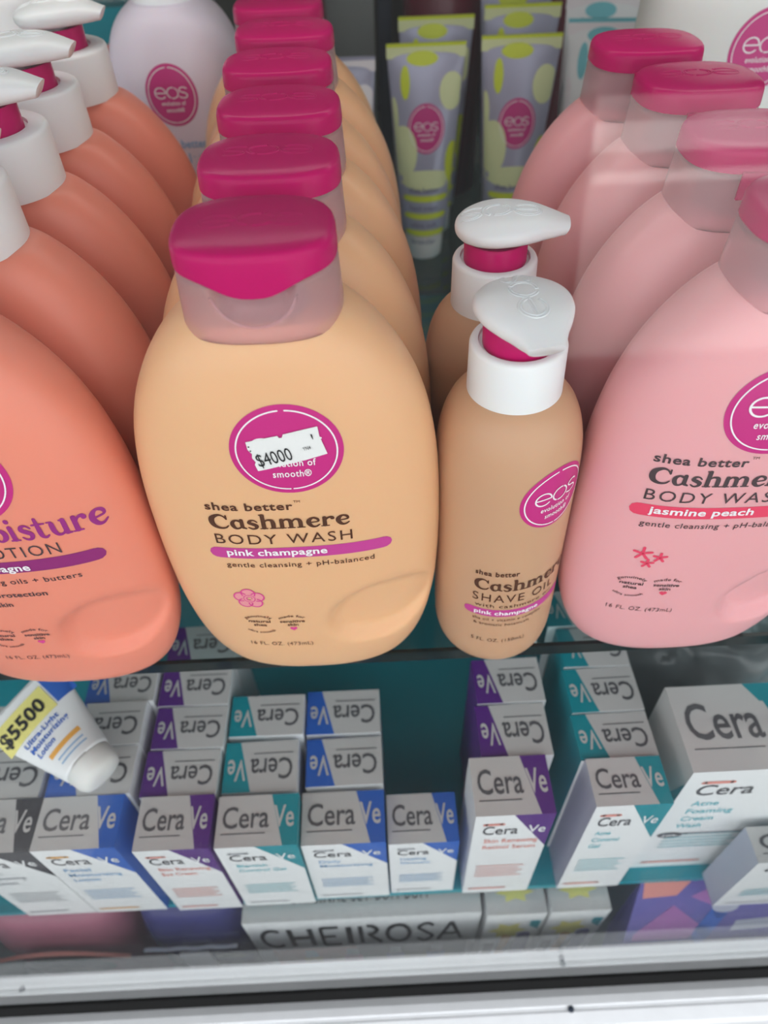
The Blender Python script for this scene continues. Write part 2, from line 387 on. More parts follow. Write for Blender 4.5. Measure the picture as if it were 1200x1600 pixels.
def flip_cap(root):
    N = 96; ne = 2.7
    def low(x, y): # lower rim of the coloured lid
        return 17.42 - (.44 * math.exp(-(abs(x) / 1.0) ** 2.6) if y < 0 else 0)
    def recess(x, z):
        r = math.hypot(x / 1.05, (z - 17.3) / 1.05); return .38 * (1 - sstep(.86, 1.0, r))
    rings = []
    for z, s in ((15.75, 1.035), (15.8, 1.04), (16.2, 1.03), (16.4, 1.025), (16.6, 1.02), (16.8, 1.015), (17.0, 1.01), (17.2, 1.005), (17.4, 1.0)):
        r = []
        for x, y in sell(2.03 * s, 1.68 * s, ne, N):
            zz = min(z, low(x, y) - .02)
            yy = y + (recess(x, zz) if y < 0 else 0)
            r.append((x, yy, zz))
        rings.append(r)
    for z, s in ((17.38, .93), (16.6, .94), (15.9, .96)):
        rings.append([(x, y + (recess(x, min(z, low(x, y) - .08)) if y < 0 else 0), min(z, low(x, y) - .08)) for x, y in sell(2.03 * s, 1.68 * s, ne, N)])
    V, F = loft(rings, False, False)
    nr = len(rings); F += [((nr - 1) * N + j, (nr - 1) * N + (j + 1) % N, (j + 1) % N, j) for j in range(N)]
    mk('cap_collar', V, F, 'frost', root)
    V, F = lathe([(1.25, 15.9), (1.25, 16.7), (1.0, 16.9), (.9, 17.2)], 32)
    mk('neck', V, F, 'frost', root)
    rings = []
    a0, b0 = 2.05, 1.70
    for k, (dz, s) in enumerate(((0, .99), (0, 1.0), (.12, 1.0), (.3, .995))):
        rings.append([(x * s, y * s, low(x, y) + dz) for x, y in sell(a0, b0, ne, N)])
    for z, s in ((17.86, .99), (17.97, .975), (18.04, .945), (18.08, .9), (18.13, .7), (18.16, .45), (18.17, .2)):
        rings.append([(x * s, y * s, z) for x, y in sell(a0, b0, ne, N)])
    V, F = loft(rings)
    hv, hf = boxvf(-.85, .85, 1.66, 1.76, 16.75, 17.5)
    V, F = join((V, F), (hv, hf))
    lid = mk('cap_lid', V, F, 'magenta', root, auto=50)
    def top(u, v, off):
        s = max(abs(u) / a0, abs(v) / b0)
        return (u, v, 18.165 - .12 * s * s + off)
    def colf(u, z, off):
        return (u, -1.72 * (1 - abs(u / 2.07) ** ne) ** (1 / ne) - off, z)
    VF = ridge([[(1.06 * math.cos(math.radians(a)), 17.3 + 1.06 * math.sin(math.radians(a))) for a in range(195, 346, 5)] + [(1.10 * math.cos(math.radians(a)), 17.3 + 1.10 * math.sin(math.radians(a))) for a in range(345, 194, -5)]], colf, .018)
    mk('finger_recess_rim', VF[0], VF[1], 'frost', root)
    VF = ridge([[(-1.25 + x * .85, -.35 + y * .62) for x, y in L] for L in outlines(LOGO, .10)], top, .028)
    mk('embossed_lettering', VF[0], VF[1], 'magenta', lid)
def pump(root, z0=16.0, R=1.9, h=2.0, rr=1.02, rz=.75, hrot=0, stem=.35, scale=1.0, taper=.0):
    V, F = lathe([(R - .1, z0 - .02), (R + taper, z0), (R + taper, z0 + .1), (R, z0 + h - .14), (R - .04, z0 + h - .05), (R - .12, z0 + h), (rr + .12, z0 + h), (rr + .1, z0 + h - .1), (rr, z0 + h - .12)], 72)
    mk('pump_collar', V, F, 'white', root, auto=50)
    z1 = z0 + h
    V, F = lathe([(rr, z1 - .12), (rr, z1 + rz - .08), (rr - .06, z1 + rz), (rr - .14, z1 + rz), (rr - .2, z1 + rz - .12), (.3, z1 + rz - .12)], 48)
    mk('lock_ring', V, F, 'magenta', root, auto=50)
    z2 = z1 + rz + stem
    V, F = lathe([(.55, z1 + rz - .15), (.55, z2 + .25)], 32)
    mk('pump_stem', V, F, 'white', root)
    # head: pebble shaped actuator, spout towards +x
    L = 2.3 * scale; W = 1.38 * scale
    ws = smooth_curve([(-W, 0), (-W * .98, .28 * scale), (-W * .9, .60 * scale), (-W * .7, .98 * scale), (-W * .35, 1.29 * scale), (0, W), (.5 * scale, 1.32 * scale), (1.1 * scale, 1.08 * scale), (1.7 * scale, .74 * scale), (L, .50 * scale)])
    ht = smooth_curve([(-W, 0), (-W * .98, .10), (-W * .9, .2), (-W * .7, .32), (0, .45), (1.1, .42), (L, .16)])
    hb = smooth_curve([(-W, 0), (-W * .98, .14), (-W * .9, .26), (-W * .7, .38), (0, .45), (.8, .42), (L, .26)])
    zc = lambda x: z2 + .46 + .05 * x - .03 * max(x, 0) ** 2
    rings = []; N = 56; nx = 46
    for i in range(nx + 1):
        x = -W + (L + W) * (1 - math.cos(PI * min(i / nx * 1.0, 1))) / 2
        w_, a_, b_ = max(ws(x), .004), max(ht(x), .004), max(hb(x), .004)
        rings.append([(x, w_ * sgp(math.cos(2 * PI * j / N), .8), zc(x) + (a_ if math.sin(2 * PI * j / N) > 0 else b_) * sgp(math.sin(2 * PI * j / N), .85)) for j in range(N)])
    for i, rg in enumerate(rings):          # the spout end is cut back underneath
        k = sstep(L - .55, L, -W + (L + W) * (1 - math.cos(PI * i / nx)) / 2)
        for j, p in enumerate(rg):
            f_ = (p[2] - zc(p[0]) + hb(p[0])) / (ht(p[0]) + hb(p[0])) if k > 0 else 1
            rg[j] = (p[0] - k * .22 * (1 - f_), p[1], p[2])
    V, F = loft(rings)
    c, s = math.cos(hrot), math.sin(hrot)
    rt = lambda P: [(c * p[0] - s * p[1], s * p[0] + c * p[1], p[2]) for p in P]
    hd = mk('pump_head', rt(V), F, 'white', root, auto=60)
    def top(u, v, off):
        q = min(abs(v / ws(u)), .99)
        return (u, v, zc(u) + ht(u) * (1 - q * q) ** .42 + off)
    VF = ridge([[(1.32 * scale - x * .84 * scale, .36 * scale - y * .72 * scale) for x, y in L_] for L_ in outlines(LOGO, .12)], top, .026)
    mk('embossed_lettering', rt(VF[0]), VF[1], 'white', hd)
    # spout mouth
    return hd

def brand_disc(root, fn, cx, cz, rx, ry, sticker=False, sub=True, sc=1.0):
    d = put('round_label', disc2d(cx, cz, rx, ry, 64, 10), fn, 'label', root, .012)
    parts = [ribbon(arc(cx, cz, rx * .885, ry * .885, -88, 86, 60), .045 * sc), ribbon(arc(cx, cz, rx * .885, ry * .885, 94, 268, 60), .045 * sc)]
    k = rx / 1.6
    parts.append(xf(logo2d(.10), cx - 1.0 * k, cz - .12 * k, .68 * k, .62 * k))
    parts.append(fit(text2d('evolution of', .012, 1.1), cx - .72 * k, cx + .78 * k, cz - .53 * k, h=.25 * k))
    parts.append(fit(text2d('smooth\u00ae', .012, 1.1), cx - .5 * k, cx + .62 * k, cz - .93 * k, h=.25 * k))
    put('label_lettering', join(*parts), fn, 'labelw', d, .03)
    return d
def badges(root, fn, dx, dz, ink, hm):
    P = []
    def arctext(s, cx, cz, r, a0, a1, h, flip=False):
        V, F = fit(text2d(s, .01, 1.05), 0, 1, 0, h=h)
        out = []
        for x, y in V:
            if not flip: a = math.radians(a0 + (a1 - a0) * x); rr = r + y
            else: a = math.radians(a0 + (a1 - a0) * x); rr = r - y
            out.append((cx + rr * math.cos(a), cz + rr * math.sin(a)))
        return out, F
    bx, bz = -1.75 + dx, 4.12 + dz
    P.append(arctext('genuinely', bx, bz - .35, .78, 128, 56, .15))
    P.append(fit(text2d('natural', .02), bx - .40, bx + .40, bz + .08, h=.17))
    P.append(fit(text2d('shea', .02), bx - .24, bx + .24, bz - .16, h=.17))
    P.append(arctext('ultra smooth', bx, bz + .22, .86, 232, 308, .14, True))
    cx_ = -.55 + dx
    P.append(arctext('made for', cx_, bz - .35, .78, 124, 56, .15))
    P.append(fit(text2d('sensitive', .02), cx_ - .45, cx_ + .45, bz + .08, h=.17))
    P.append(fit(text2d('skin', .02), cx_ - .2, cx_ + .2, bz - .14, h=.17))
    P.append(fit(text2d('16 FL. OZ. (473mL)', .0, 1.1), -2.3 + dx, .05 + dx, 2.62 + dz, h=.24))
    put('badge_lettering', join(*P), fn, ink, root, .02)
    h = []
    for t in range(25):
        a = 2 * PI * t / 24; h.append((cx_ + .0085 * 16 * math.sin(a) ** 3, bz - .32 + .0085 * (13 * math.cos(a) - 5 * math.cos(2 * a) - 2 * math.cos(3 * a) - math.cos(4 * a))))
    put('heart_emblem', (h[:24], [tuple(range(24))]), fn, hm, root, .02)

def make_flip_bottle(front=None):
    root = empty('flip_cap_bottle', (0, 0, 0))
    return root
bodyVF = body_vf()
# --- prototypes -----------------------------------------------------
def flip_bottle(color, loc, rz, label, group=None):
    r = empty('flip_cap_bottle', loc, rz); mk('bottle_body', *bodyVF, color, r); flip_cap(r)
    tag(r, label, 'bottle', group); return r
def pump_bottle(color, loc, rz, label, group=None, hrot=0):
    r = empty('pump_bottle', loc, rz); mk('bottle_body', *bodyVF, color, r); pump(r, z0=16.0, h=1.82, hrot=hrot, scale=.97, rr=1.17, rz=.72, stem=-.04)
    r.children[0].scale = (1, .93, 1)
    tag(r, label, 'bottle', group); return r

# front cream bottle
cream = flip_bottle('cream', (-2.75, .9, 0), 0, 'cream body wash bottle with a paper price sticker, front of the middle row', 'cream flip cap bottles in the middle row')
cream_far = []
back = empty('flip_cap_bottle', (0, 0, 0), PI)
for ch in list(cream.children):
    if ch.name.startswith('bottle_body') or ch.name.startswith('cap') or ch.name.startswith('neck'): copy_tree(ch, back)
ordw = ['second', 'third', 'fourth', 'fifth']
first = True
for i, (px, py) in enumerate([(417, 247), (433, 162), (431, 98), (441, 50), (429, 17)]):
    p = atz(px, py, 18.1); p[1] = (5.2, 9.67, 14.14, 18.61, 23.1)[i] - .15; o = back if first else copy_tree(back); first = False
    o.location = (p[0] * K, (p[1] + .15) * K, 0); o.rotation_euler = (0, 0, PI + random.uniform(-.03, .03))
    tag(o, ('%s cream bottle from the front of the middle row, magenta cap, turned backwards' % ordw[i]) if i < 4 else 'rearmost cream bottle of the middle row, magenta cap cut by the top of the photo', 'bottle', 'cream flip cap bottles in the middle row')
def front_cream(u, z, off): return bfront(u, z, off)
C0 = cream
brand_disc(C0, front_cream, .27, 12.5, 1.6, 1.58)
st = [(-.82, 12.92), (-.3, 13.03), (.08, 13.1), (.12, 13.03), (.2, 13.03), (.24, 13.14), (.7, 13.24), (1.2, 13.33), (1.23, 12.98), (1.27, 12.85), (1.40, 12.36), (.8, 12.2), (.2, 12.06), (-.3, 11.93), (-.62, 11.86), (-.68, 12.1), (-.64, 12.2), (-.72, 12.35), (-.70, 12.5), (-.8, 12.65)]
sv = [bfront(u, z, .05) for u, z in st]; sc_ = bfront(.25, 12.6, .06)
ps = mk('price_sticker', sv + [sc_], [(i, (i + 1) % len(sv), len(sv)) for i in range(len(sv))], 'paper', C0, smooth=False); ps['label'] = 'white paper price sticker'
V, F = join(xf(fit(text2d('$4000', .0), 0, 1.02, 0, h=.46), -.55, 12.04, 1, 1, .22), xf(fit(text2d('YN4', 0), 0, .22, 0, h=.12), .75, 12.55, 1, 1, .22), xf(fit(text2d("'", 0), 0, .04, 0, h=.5), 1.1, 12.6, 1, 1, .22),
            xf(fit(text2d(':', 0), 0, .05, 0, h=.3), -.74, 12.6, 1, 1, .22))
put('price_lettering', (V, F), front_cream, 'ink', ps, .075)
def product_text(root, fn, dx, dz, ink, band, words, title, scent, claim):
    P = [fit(text2d('shea better', .022, 1.1), -2.5 + dx, .18 + dx, 10.22 + dz, h=.32), fit(text2d('TM', .0), .22 + dx, .42 + dx, 10.5 + dz, h=.1)]
    P.append(fit(text2d(title, 0, 1.2), -2.45 + dx, 1.9 + dx, 8.66 + dz, h=.46))
    P.append(fit(text2d(claim, .006, 1.1), -2.33 + dx, 2.56 + dx, 7.48 + dz, h=.24))
    put('product_lettering', join(*P), fn, ink[1], root, .02)
    put('product_name_lettering', fit(serif2d(words), -2.5 + dx, 1.86 + dx, 9.36 + dz, 10.06 + dz), fn, ink[0], root, .02)
    pts = [(-2.5 + dx + 5.4 * i / 40, 8.19 + dz + .012 * i / 40) for i in range(41)]
    b = put('scent_band', ribbon(pts, .52), fn, band, root, .012)
    put('scent_lettering', fit(text2d(scent, .025, 1.05), -2.2 + dx, 1.05 + dx, 8.10 + dz, h=.3), fn, 'labelw', b, .03)
product_text(C0, front_cream, 0, 0, ('brown', 'brown'), 'bandm', 'Cashmere', 'BODY WASH', 'pink champagne', 'gentle cleansing + pH-balanced')
badges(C0, front_cream, 0, 0, 'brown', 'heart')
fl = []
for k in range(5):
    a = math.radians(72 * k + 20); fl.append(disc2d(-1.88 + .3 * math.cos(a), 5.7 + .3 * math.sin(a), .24, .24, 16))
f_ = put('flower_emblem', join(*fl), front_cream, 'petal', C0, .014)
ln = []
for k in range(5):
    a = math.radians(72 * k + 20); ln.append(ribbon(arc(-1.88 + .3 * math.cos(a), 5.7 + .3 * math.sin(a), .24, .24, math.degrees(a) - 125, math.degrees(a) + 125, 16), .05, False))
ln.append(ribbon(arc(-1.88, 5.7, .2, .2, 0, 360, 20), .03, False)); ln.append(ribbon(arc(-1.88, 5.7, .1, .1, 0, 300, 14), .03, False))
put('petal_outline', join(*ln), front_cream, 'heart', f_, .022)

# pink row (right)
pinkf = flip_bottle('pink', (11.65, .95, 0), 0, 'pink jasmine peach body wash bottle at the front right, label cut by the photo edge', 'pink flip cap bottles at the right')
# other pink bottles face backwards
pb = empty('flip_cap_bottle', (0, 0, 0), PI)
for ch in list(pinkf.children): copy_tree(ch, pb)
for i, (x, y) in enumerate([(11.5, 5.6), (11.45, 10.35), (10.95, 14.7)]):
    o = pb if i == 0 else copy_tree(pb)
    o.location = (x * K, y * K, 0); o.rotation_euler = (0, 0, PI + random.uniform(-.03, .03))
    tag(o, ['second pink bottle of the right row, directly behind the labelled front one', 'third pink bottle of the right row, its magenta cap crossed by a bright reflection', 'rearmost pink bottle of the right row, its whole magenta cap visible'][i], 'bottle', 'pink flip cap bottles at the right')
DXP, DZP = -.85, .85
fnp = lambda u, z, off: bfront(u, z, off)
brand_disc(pinkf, fnp, -.28, 13.05, 1.62, 1.5)
product_text(pinkf, fnp, DXP, DZP, ('dplum', 'dplum'), 'bandr', 'Cashmere', 'BODY WASH', 'jasmine peach', 'gentle cleansing + pH-balanced')
badges(pinkf, fnp, DXP - .15, 1.0, 'dplum', 'bandr')
fs = []
for cx_, cz_, r_ in ((-2.75, 6.95, .3), (-2.15, 6.8, .22), (-2.5, 6.45, .2)):
    for k in range(5):
        a = math.radians(72 * k + 90); fs.append(ribbon([(cx_, cz_), (cx_ + .6 * r_ * math.cos(a), cz_ + .6 * r_ * math.sin(a), ), (cx_ + r_ * math.cos(a), cz_ + r_ * math.sin(a))], .10))
put('flower_emblem', join(*fs), fnp, 'bandr', pinkf, .02)

# coral lotion bottles (left)
lot = pump_bottle('coral', (-12.55, .6, 0), 0, 'coral lotion bottle at the front left, label lettering cut by the photo edge', 'coral pump bottles at the left')
lb = empty('pump_bottle', (0, 0, 0))
for ch in list(lot.children): copy_tree(ch, lb)
for i, (x, y) in enumerate([(-12.05, 4.8), (-12.05, 9.0), (-12.12, 13.25), (-12.2, 18.2)]):
    o = lb if i == 0 else copy_tree(lb)
    o.location = (x * K, y * K, 0); o.rotation_euler = (0, 0, [0, .02, -.01, .02][i])
    tag(o, ['second coral pump bottle from the front left, only shoulder and white collar showing', 'third coral pump bottle from the front left, pump head cut by the photo edge', 'fourth coral pump bottle from the front left, between two others with a white pump', 'rearmost coral pump bottle at the upper left, whole white pump head showing'][i], 'bottle', 'coral pump bottles at the left')
fnl = lambda u, z, off: (u, bfront(u, z)[1] * .93 - off, z)
brand_disc(lot, fnl, .45, 12.1, 1.72, 1.72)
P = [fit(text2d('BODY LOTION', 0, 1.2), -2.1, 2.5, 8.72, h=.5), fit(text2d('nourishing oils + butters', .006, 1.1), -1.5, 2.7, 7.42, h=.26), fit(text2d('24h protection', .02, 1.05), -1.1, 1.35, 6.72, h=.24), fit(text2d('for dry skin', .02, 1.05), -1.6, .0, 6.2, h=.24)]
put('product_lettering', join(*P), fnl, 'dplum', lot, .02)
put('product_name_lettering', fit(serif2d('moisture'), -.3, 4.12, 9.45, 10.45), fnl, 'plum', lot, .02)
b = put('scent_band', ribbon([(-3.0 + 6.4 * i / 40, 8.2 + .1 * i / 40) for i in range(41)], .56), fnl, 'bandp', lot, .012)
put('scent_lettering', fit(text2d('pink champagne', .025, 1.05), -1.95, 1.3, 8.08, h=.32), fnl, 'labelw', b, .03)
badges(lot, fnl, .65, .15, 'dplum', 'heart')

# shave oil bottles
SZ = [(1.75, 0), (1.95, .06), (2.12, .22), (2.27, .6), (2.36, 1.3), (2.38, 2.5), (2.38, 9.6), (2.34, 10.5), (2.2, 11.3), (1.98, 11.9), (1.7, 12.3), (1.45, 12.5), (1.3, 12.6)]
SR = smooth_curve([(z, r) for r, z in SZ])
def shave_bottle(loc, hrot, label, tilt, shape=1):
    r = empty('pump_bottle', loc); tag(r, label, 'bottle', 'small apricot shave oil bottles')
    zs = [12.6 * (1 - math.cos(PI * i / 70)) / 2 for i in range(71)]
    V, F = lathe([(SR(z), z) for z in zs], 96); mk('bottle_body', V, F, 'shave', r)
    pump(r, z0=12.35, R=1.42, h=1.82, rr=1.05, rz=.62, hrot=hrot, stem=.02, scale=1.0, taper=.03)
    r.rotation_euler = (0, tilt, 0); return r
s1 = shave_bottle((4.6, 1.3, 0), -PI / 2 + .12, 'small apricot shave oil pump bottle with its round label turned right, standing in front', math.radians(-1.3))
s2 = shave_bottle((4.55, 6.2, 0), -.12, 'small apricot pump bottle behind the labelled shave oil, white spout pointing right', math.radians(-1.0))
def fns(u, z, off):
    a = u / 2.38 + .0; rr = SR(z) + off
    return (rr * math.sin(a), -rr * math.cos(a), z)
brand_disc(s1, fns, 1.35, 9.55, 1.32, 1.25)
P = [fit(text2d('shea better', .022, 1.1), -1.2, .35, 6.05, h=.26), fit(text2d('SHAVE OIL', 0, 1.2), -1.25, 1.95, 4.55, h=.45), fit(text2d('with cashmere oil', 0, 1.1), -1.15, 1.9, 4.2, h=.2),
     fit(text2d('aha oil + vitamin e complex', 0, 1.1), -1.2, 1.5, 3.35, h=.17), fit(text2d('& aromatic botanicals', 0, 1.1), -1.15, 1.0, 3.05, h=.17), fit(text2d('5 FL. OZ. (150mL)', 0, 1.1), -1.2, .9, 1.95, h=.22)]
put('product_lettering', join(*P), fns, 'brown', s1, .02)
put('product_name_lettering', fit(serif2d('Cashmere'), -1.22, 2.6, 5.2, 5.85), fns, 'brown', s1, .02)
b = put('scent_band', ribbon([(-1.35 + 3.8 * i / 30, 3.85) for i in range(31)], .42), fns, 'bandm', s1, .012)
put('scent_lettering', fit(text2d('pink champagne', .025, 1.05), -1.15, 1.3, 3.77, h=.22), fns, 'labelw', b, .03)

# ------------------------------------------------------------------ white bottles behind
def APL(z):
    return AZ(z) if z < 10 else 4.87 * (1 - min((z - 10) / 6.4, .985) ** 4.5) ** .5
def plain_bottle(color, loc, sx, sy, sz, label, capr, lab):
    r = empty('lotion_bottle', loc); tag(r, label, 'bottle')
    V, F = body_vf(nz=50, na=80, sx=sx, sy=sy, sz=sz, cut=False)
    V = [(x * APL(z / sz) / AZ(z / sz), y * min(APL(z / sz) / AZ(z / sz), 1.15), z) for x, y, z in V]; mk('bottle_body', V, F, color, r)
    z0 = 16.0 * sz
    V, F = lathe([(capr, z0 - .3), (capr, z0 + 2.2), (capr - .15, z0 + 2.35), (.8, z0 + 2.35), (.8, z0 + 3.4)], 48); mk('cap', V, F, 'white', r, auto=50)
    def fn(u, z, off):
        q = APL(z / sz) / AZ(z / sz); p = bfront(u / sx / q, z / sz, 0, False); return (u, p[1] * sy * min(q, 1.15) - off, z)
    brand_disc(r, fn, *lab)
    return r, fn
r_, fn_ = plain_bottle('lilac', (-9.5, 27.6, 0), .73, 1.3, 1.09, 'pale lilac lotion bottle with round magenta label, behind the coral and cream rows', 1.62, (.0, 13.95, 1.3, 1.45))
P = [fit(text2d('shea better', .02), -1.2, 1.3, 11.4, h=.4), fit(text2d('body lotion', .02), -1.2, 1.6, 10.6, h=.5)]
put('product_lettering', join(*P), fn_, 'lblue', r_, .02)
plain_bottle('milky', (18.9, 24.5, 0), 1.05, 1.2, 1.32, 'large milky white bottle with round magenta label at the top right corner', 2.2, (.1, 15.7, 1.62, 1.75))
plain_bottle('lilac', (-17.6, 28, 0), .8, 1.2, 1.0, 'pale lilac bottle at the upper left corner behind the rearmost coral pump', 1.62, (.0, 12.7, 1.32, 1.4))

# ------------------------------------------------------------------ squeeze tubes at the back
def tube(loc, w, H, scheme, label, lean=0, name='squeeze_tube', rz=0):
    r = empty(name, loc, rz); tag(r, label, 'tube', 'squeeze tubes at the back of the glass shelf')
    rings = []; nz = 40; N = 56; R0 = 1.55
    def ab(z):
        t = (z - 1.9) / (H - 1.9); t = min(max(t, 0), 1)
        return (R0 + (w / 2 - R0) * t ** .9, max(R0 * (1 - t ** 1.8), .06))
    for i in range(nz + 1):
        z = 1.9 + (H - 1.9) * i / nz; a, b = ab(z)
        rings.append([(a * math.cos(2 * PI * j / N), b * math.sin(2 * PI * j / N), z) for j in range(N)])
    V, F = loft(rings); mk('tube_body', V, F, scheme[0], r)
    V, F = boxvf(-w / 2, w / 2, -.07, .07, H - .6, H + .02); mk('crimped_end', V, F, scheme[2], r, smooth=False)
    V, F = boxvf(-w / 2, w / 2, -.08, .08, H + .02, H + .2); mk('coloured_edge', V, F, scheme[1], r, smooth=False)
    V, F = lathe([(1.2, 0), (1.3, .1), (1.4, 1.75), (1.3, 1.9), (.5, 1.9)], 40); mk('tube_cap', V, F, 'milky', r, auto=50)
    def fn(u, z, off):
        a, b = ab(z); q = min(abs(u / a), .985); return (u, -b * math.sqrt(1 - q * q) - off, z)
    pats = [(scheme[1], [(-.05, .955, .2, .03), (-.27, .86, .06, .07), (.36, .5, .1, .1), (.4, .4, .08, .14)]),
            (scheme[2], [(.33, .82, .16, .08), (-.3, .56, .18, .12), (0, .43, .38, .05), (-.42, .7, .06, .1)])]
    for m_, L in pats:
        for cx_, cz_, rx_, rz_ in L:
            V, F = disc2d(cx_ * w, cz_ * H, rx_ * w, rz_ * H, 24, 5)
            put('leaf_print', ([(max(min(x, ab(z)[0] * .96), -ab(z)[0] * .96), z) for x, z in V], F), fn, m_, r, .03)
    band = []
    for k in range(3):
        zz = H * (.34 - .09 * k); hw = ab(zz)[0] * .72
        band.append(ribbon([(-hw + 2 * hw * i / 12, zz) for i in range(13)], .42))
    put('scent_band', join(*band), fn, scheme[1], r, .04)
    tx = []
    for k, s in enumerate(('shea better', 'hand cream', 'ultra soft', 'lavender')):
        zz = H * (.37 - .09 * k); hw = ab(zz)[0] * .62; tx.append(fit(text2d(s, .02), -hw, hw * .8, zz, h=.38))
    put('product_lettering', join(*tx), fn, 'tubeg', r, .05)
    brand_disc(r, fn, 0, H * .665, 1.2, 1.45)
    r.rotation_euler = (lean, 0, rz)
    return r
YG = ('tube', 'tubey', 'tubep'); BW = ('card', 'lteal', 'labelw')
tube((4.25, 34.3, 0), 4.9, 13.2, YG, 'yellow and lilac hand cream tube directly behind the cream row, left of the pair')
tube((10.05, 34.0, 0), 4.9, 13.5, YG, 'yellow and lilac hand cream tube directly above the small white pumps, right of the pair')
tube((5.2, 38.2, 0), 4.9, 13.7, YG, 'yellow topped tube standing behind the left hand cream tube, only its crimp showing')
tube((10.7, 38.0, 0), 4.9, 14.2, YG, 'yellow topped tube just behind the right hand cream tube')
tube((10.9, 41.6, 0), 4.9, 14.6, YG, 'rearmost yellow topped tube, highest crimp in the back row')
tube((15.4, 34.6, 0), 4.9, 14.0, BW, 'white tube with blue brush marks beside the rearmost pink bottle', rz=-.1)
tube((15.9, 37.8, 0), 4.9, 14.6, BW, 'second white and blue tube behind the first, top edge only', rz=-.1)
tube((-1.2, 34.3, 0), 4.6, 12.6, ('tube', 'tube', 'labelw'), 'pale lilac tube mostly hidden behind the far end of the cream row')

# back of the case
o = mk('support_post', *boxvf(1.7, 2.7, 48, 49, ZF, 43), 'post', smooth=False); tag(o, 'dark upright steel post behind the cream bottle row', 'post')
o = mk('display_panel', *boxvf(-3.2, 1.4, 47, 47.4, 0, 30), 'greyc', smooth=False); tag(o, 'plain grey upright panel left of the dark post at the back', 'panel')
V, F = lathe([(2.5, 0), (2.9, .3), (2.9, 15), (2.2, 16), (2.2, 18.5), (2.0, 18.8)], 40)
o = mk('wine_jar', V, F, 'winered'); o.location = (6.4 * K, 45.5 * K, 0); tag(o, 'wine red jar behind the left hand cream tube', 'jar')
o2 = o.copy(); COL.objects.link(o2); o2.location = (15.0 * K, 47 * K, 0); tag(o2, 'dark wine red jar behind the white and blue tubes', 'jar')
o3 = o.copy(); COL.objects.link(o3); o3.location = (-4.9 * K, 43.5 * K, 0); tag(o3, 'dark wine red jar between the lilac bottle and the cream row', 'jar')
for x, m_, lb_ in ((-15.5, 'board', 'dark teal carton far back at the upper left behind the pumps'), (-12.2, 'post', 'dark blue carton far back beside the pale lilac bottle')):
    r = mk('far_carton', *boxvf(-1.9, 1.9, -1.6, 1.6, 0, 15), m_, smooth=False); r.location = (x * K, 40 * K, 0); tag(r, lb_, 'carton')
    for zz, c_ in ((12.6, 'lred'), (9.5, 'lred'), (11.2, 'blue')):
        mk('printed_patch', [(px_, -1.63, pz_) for px_, pz_ in disc2d(.2, zz, 1.2, .6, 20)[0]], disc2d(0, 0, 1, 1, 20)[1], c_, r, smooth=False)

# ------------------------------------------------------------------ cartons on the teal shelf
def carton(x0, x1, yf, dep, zt, col, label, group=None, turned=False, ft=.82, bt=.66, rz=0, side='card', fr=(.48, .36), text='lblue', title=(), tag_col=None, zb=ZF):
    w_ = x1 - x0; h = zt - zb; cx_ = (x0 + x1) / 2; cy = yf + dep / 2
    a = w_ / 2; d = dep / 2
    X = lambda f: -a + f * w_
    V = []; F = []; I = []
    def q(pts, i):
        o = len(V); V.extend(pts); F.append(tuple(range(o, o + len(pts)))); I.append(i)
    q([(X(0), -d, h), (X(ft), -d, h), (X(bt), d, h), (X(0), d, h)], 0)                 # silver top
    q([(X(ft), -d, h), (a, -d, h), (a, d, h), (X(bt), d, h)], 1)                        # coloured wedge
    f0, f1 = fr
    q([(-a, -d, 0), (a, -d, 0), (a, -d, h * (1 - f1)), (X(f0), -d, h), (-a, -d, h)], 2)
    q([(a, -d, h * (1 - f1)), (a, -d, h), (X(f0), -d, h)], 1)
    q([(-a, d, 0), (-a, -d, 0), (-a, -d, h), (-a, d, h)], 3); q([(a, -d, 0), (a, d, 0), (a, d, h), (a, -d, h)], 1)
    q([(a, d, 0), (-a, d, 0), (-a, d, h), (a, d, h)], 2); q([(-a, d, 0), (a, d, 0), (a, -d, 0), (-a, -d, 0)], 2)
    r = mk('product_carton', V, F, ['silver', col, 'card', side], smooth=False, idx=I)
    r.location = (cx_ * K, cy * K, zb * K); r.rotation_euler = (0, 0, rz + (PI if turned else 0)); tag(r, label, 'carton', group)
    # top lettering
    tw = X(.07), X(.66), X(.92)
    top = lambda u, v, off: (u, v, h + off)
    y0 = -d * .28; ch = dep * .42
    put('brand_lettering', join(fit(text2d('Cera', .012), tw[0], X(.645), y0, h=ch), ribbon([(X(.07), -d * .5), (X(.6), -d * .5)], .05)), top, 'greyp', r, .02)
    put('brand_lettering_pale', fit(text2d('Ve', .012), X(.70), X(.95), y0, h=ch), top, 'silver', r, .02)
    if not turned:
        fr_ = lambda u, v, off: (u, -d - off, v)
        put('front_brand_lettering', fit(text2d('Cera', .01), X(.12), X(.58), h * .80, h=h * .09), fr_, 'greyp', r, .02)
        put('front_brand_pale', fit(text2d('Ve', .01), X(.70), X(.93), h * .81, h=h * .08), fr_, 'card', r, .02)
        Q = []
        zz = h * .70
        for s in title:
            Q.append(fit(text2d(s, .012), X(.16), X(.16) + .055 * w_ * len(s), zz, h=h * .045)); zz -= h * .075
        for k in range(5):
            Q.append(ribbon([(X(.14), h * (.40 - .035 * k)), (X(.80 - .07 * (k % 2)), h * (.40 - .035 * k))], h * .010))
        put('front_print', join(*Q), fr_, text, r, .02)
        Q = [ribbon([(X(.14), h * .91), (X(.36), h * .91)], h * .022), ribbon([(X(.10), h * .07), (X(.62), h * .07)], h * .02)]
        put('small_print', join(*Q), fr_, tag_col or 'lgrey', r, .02)
    return r
GF = 'skin care cartons standing upright on the teal shelf'
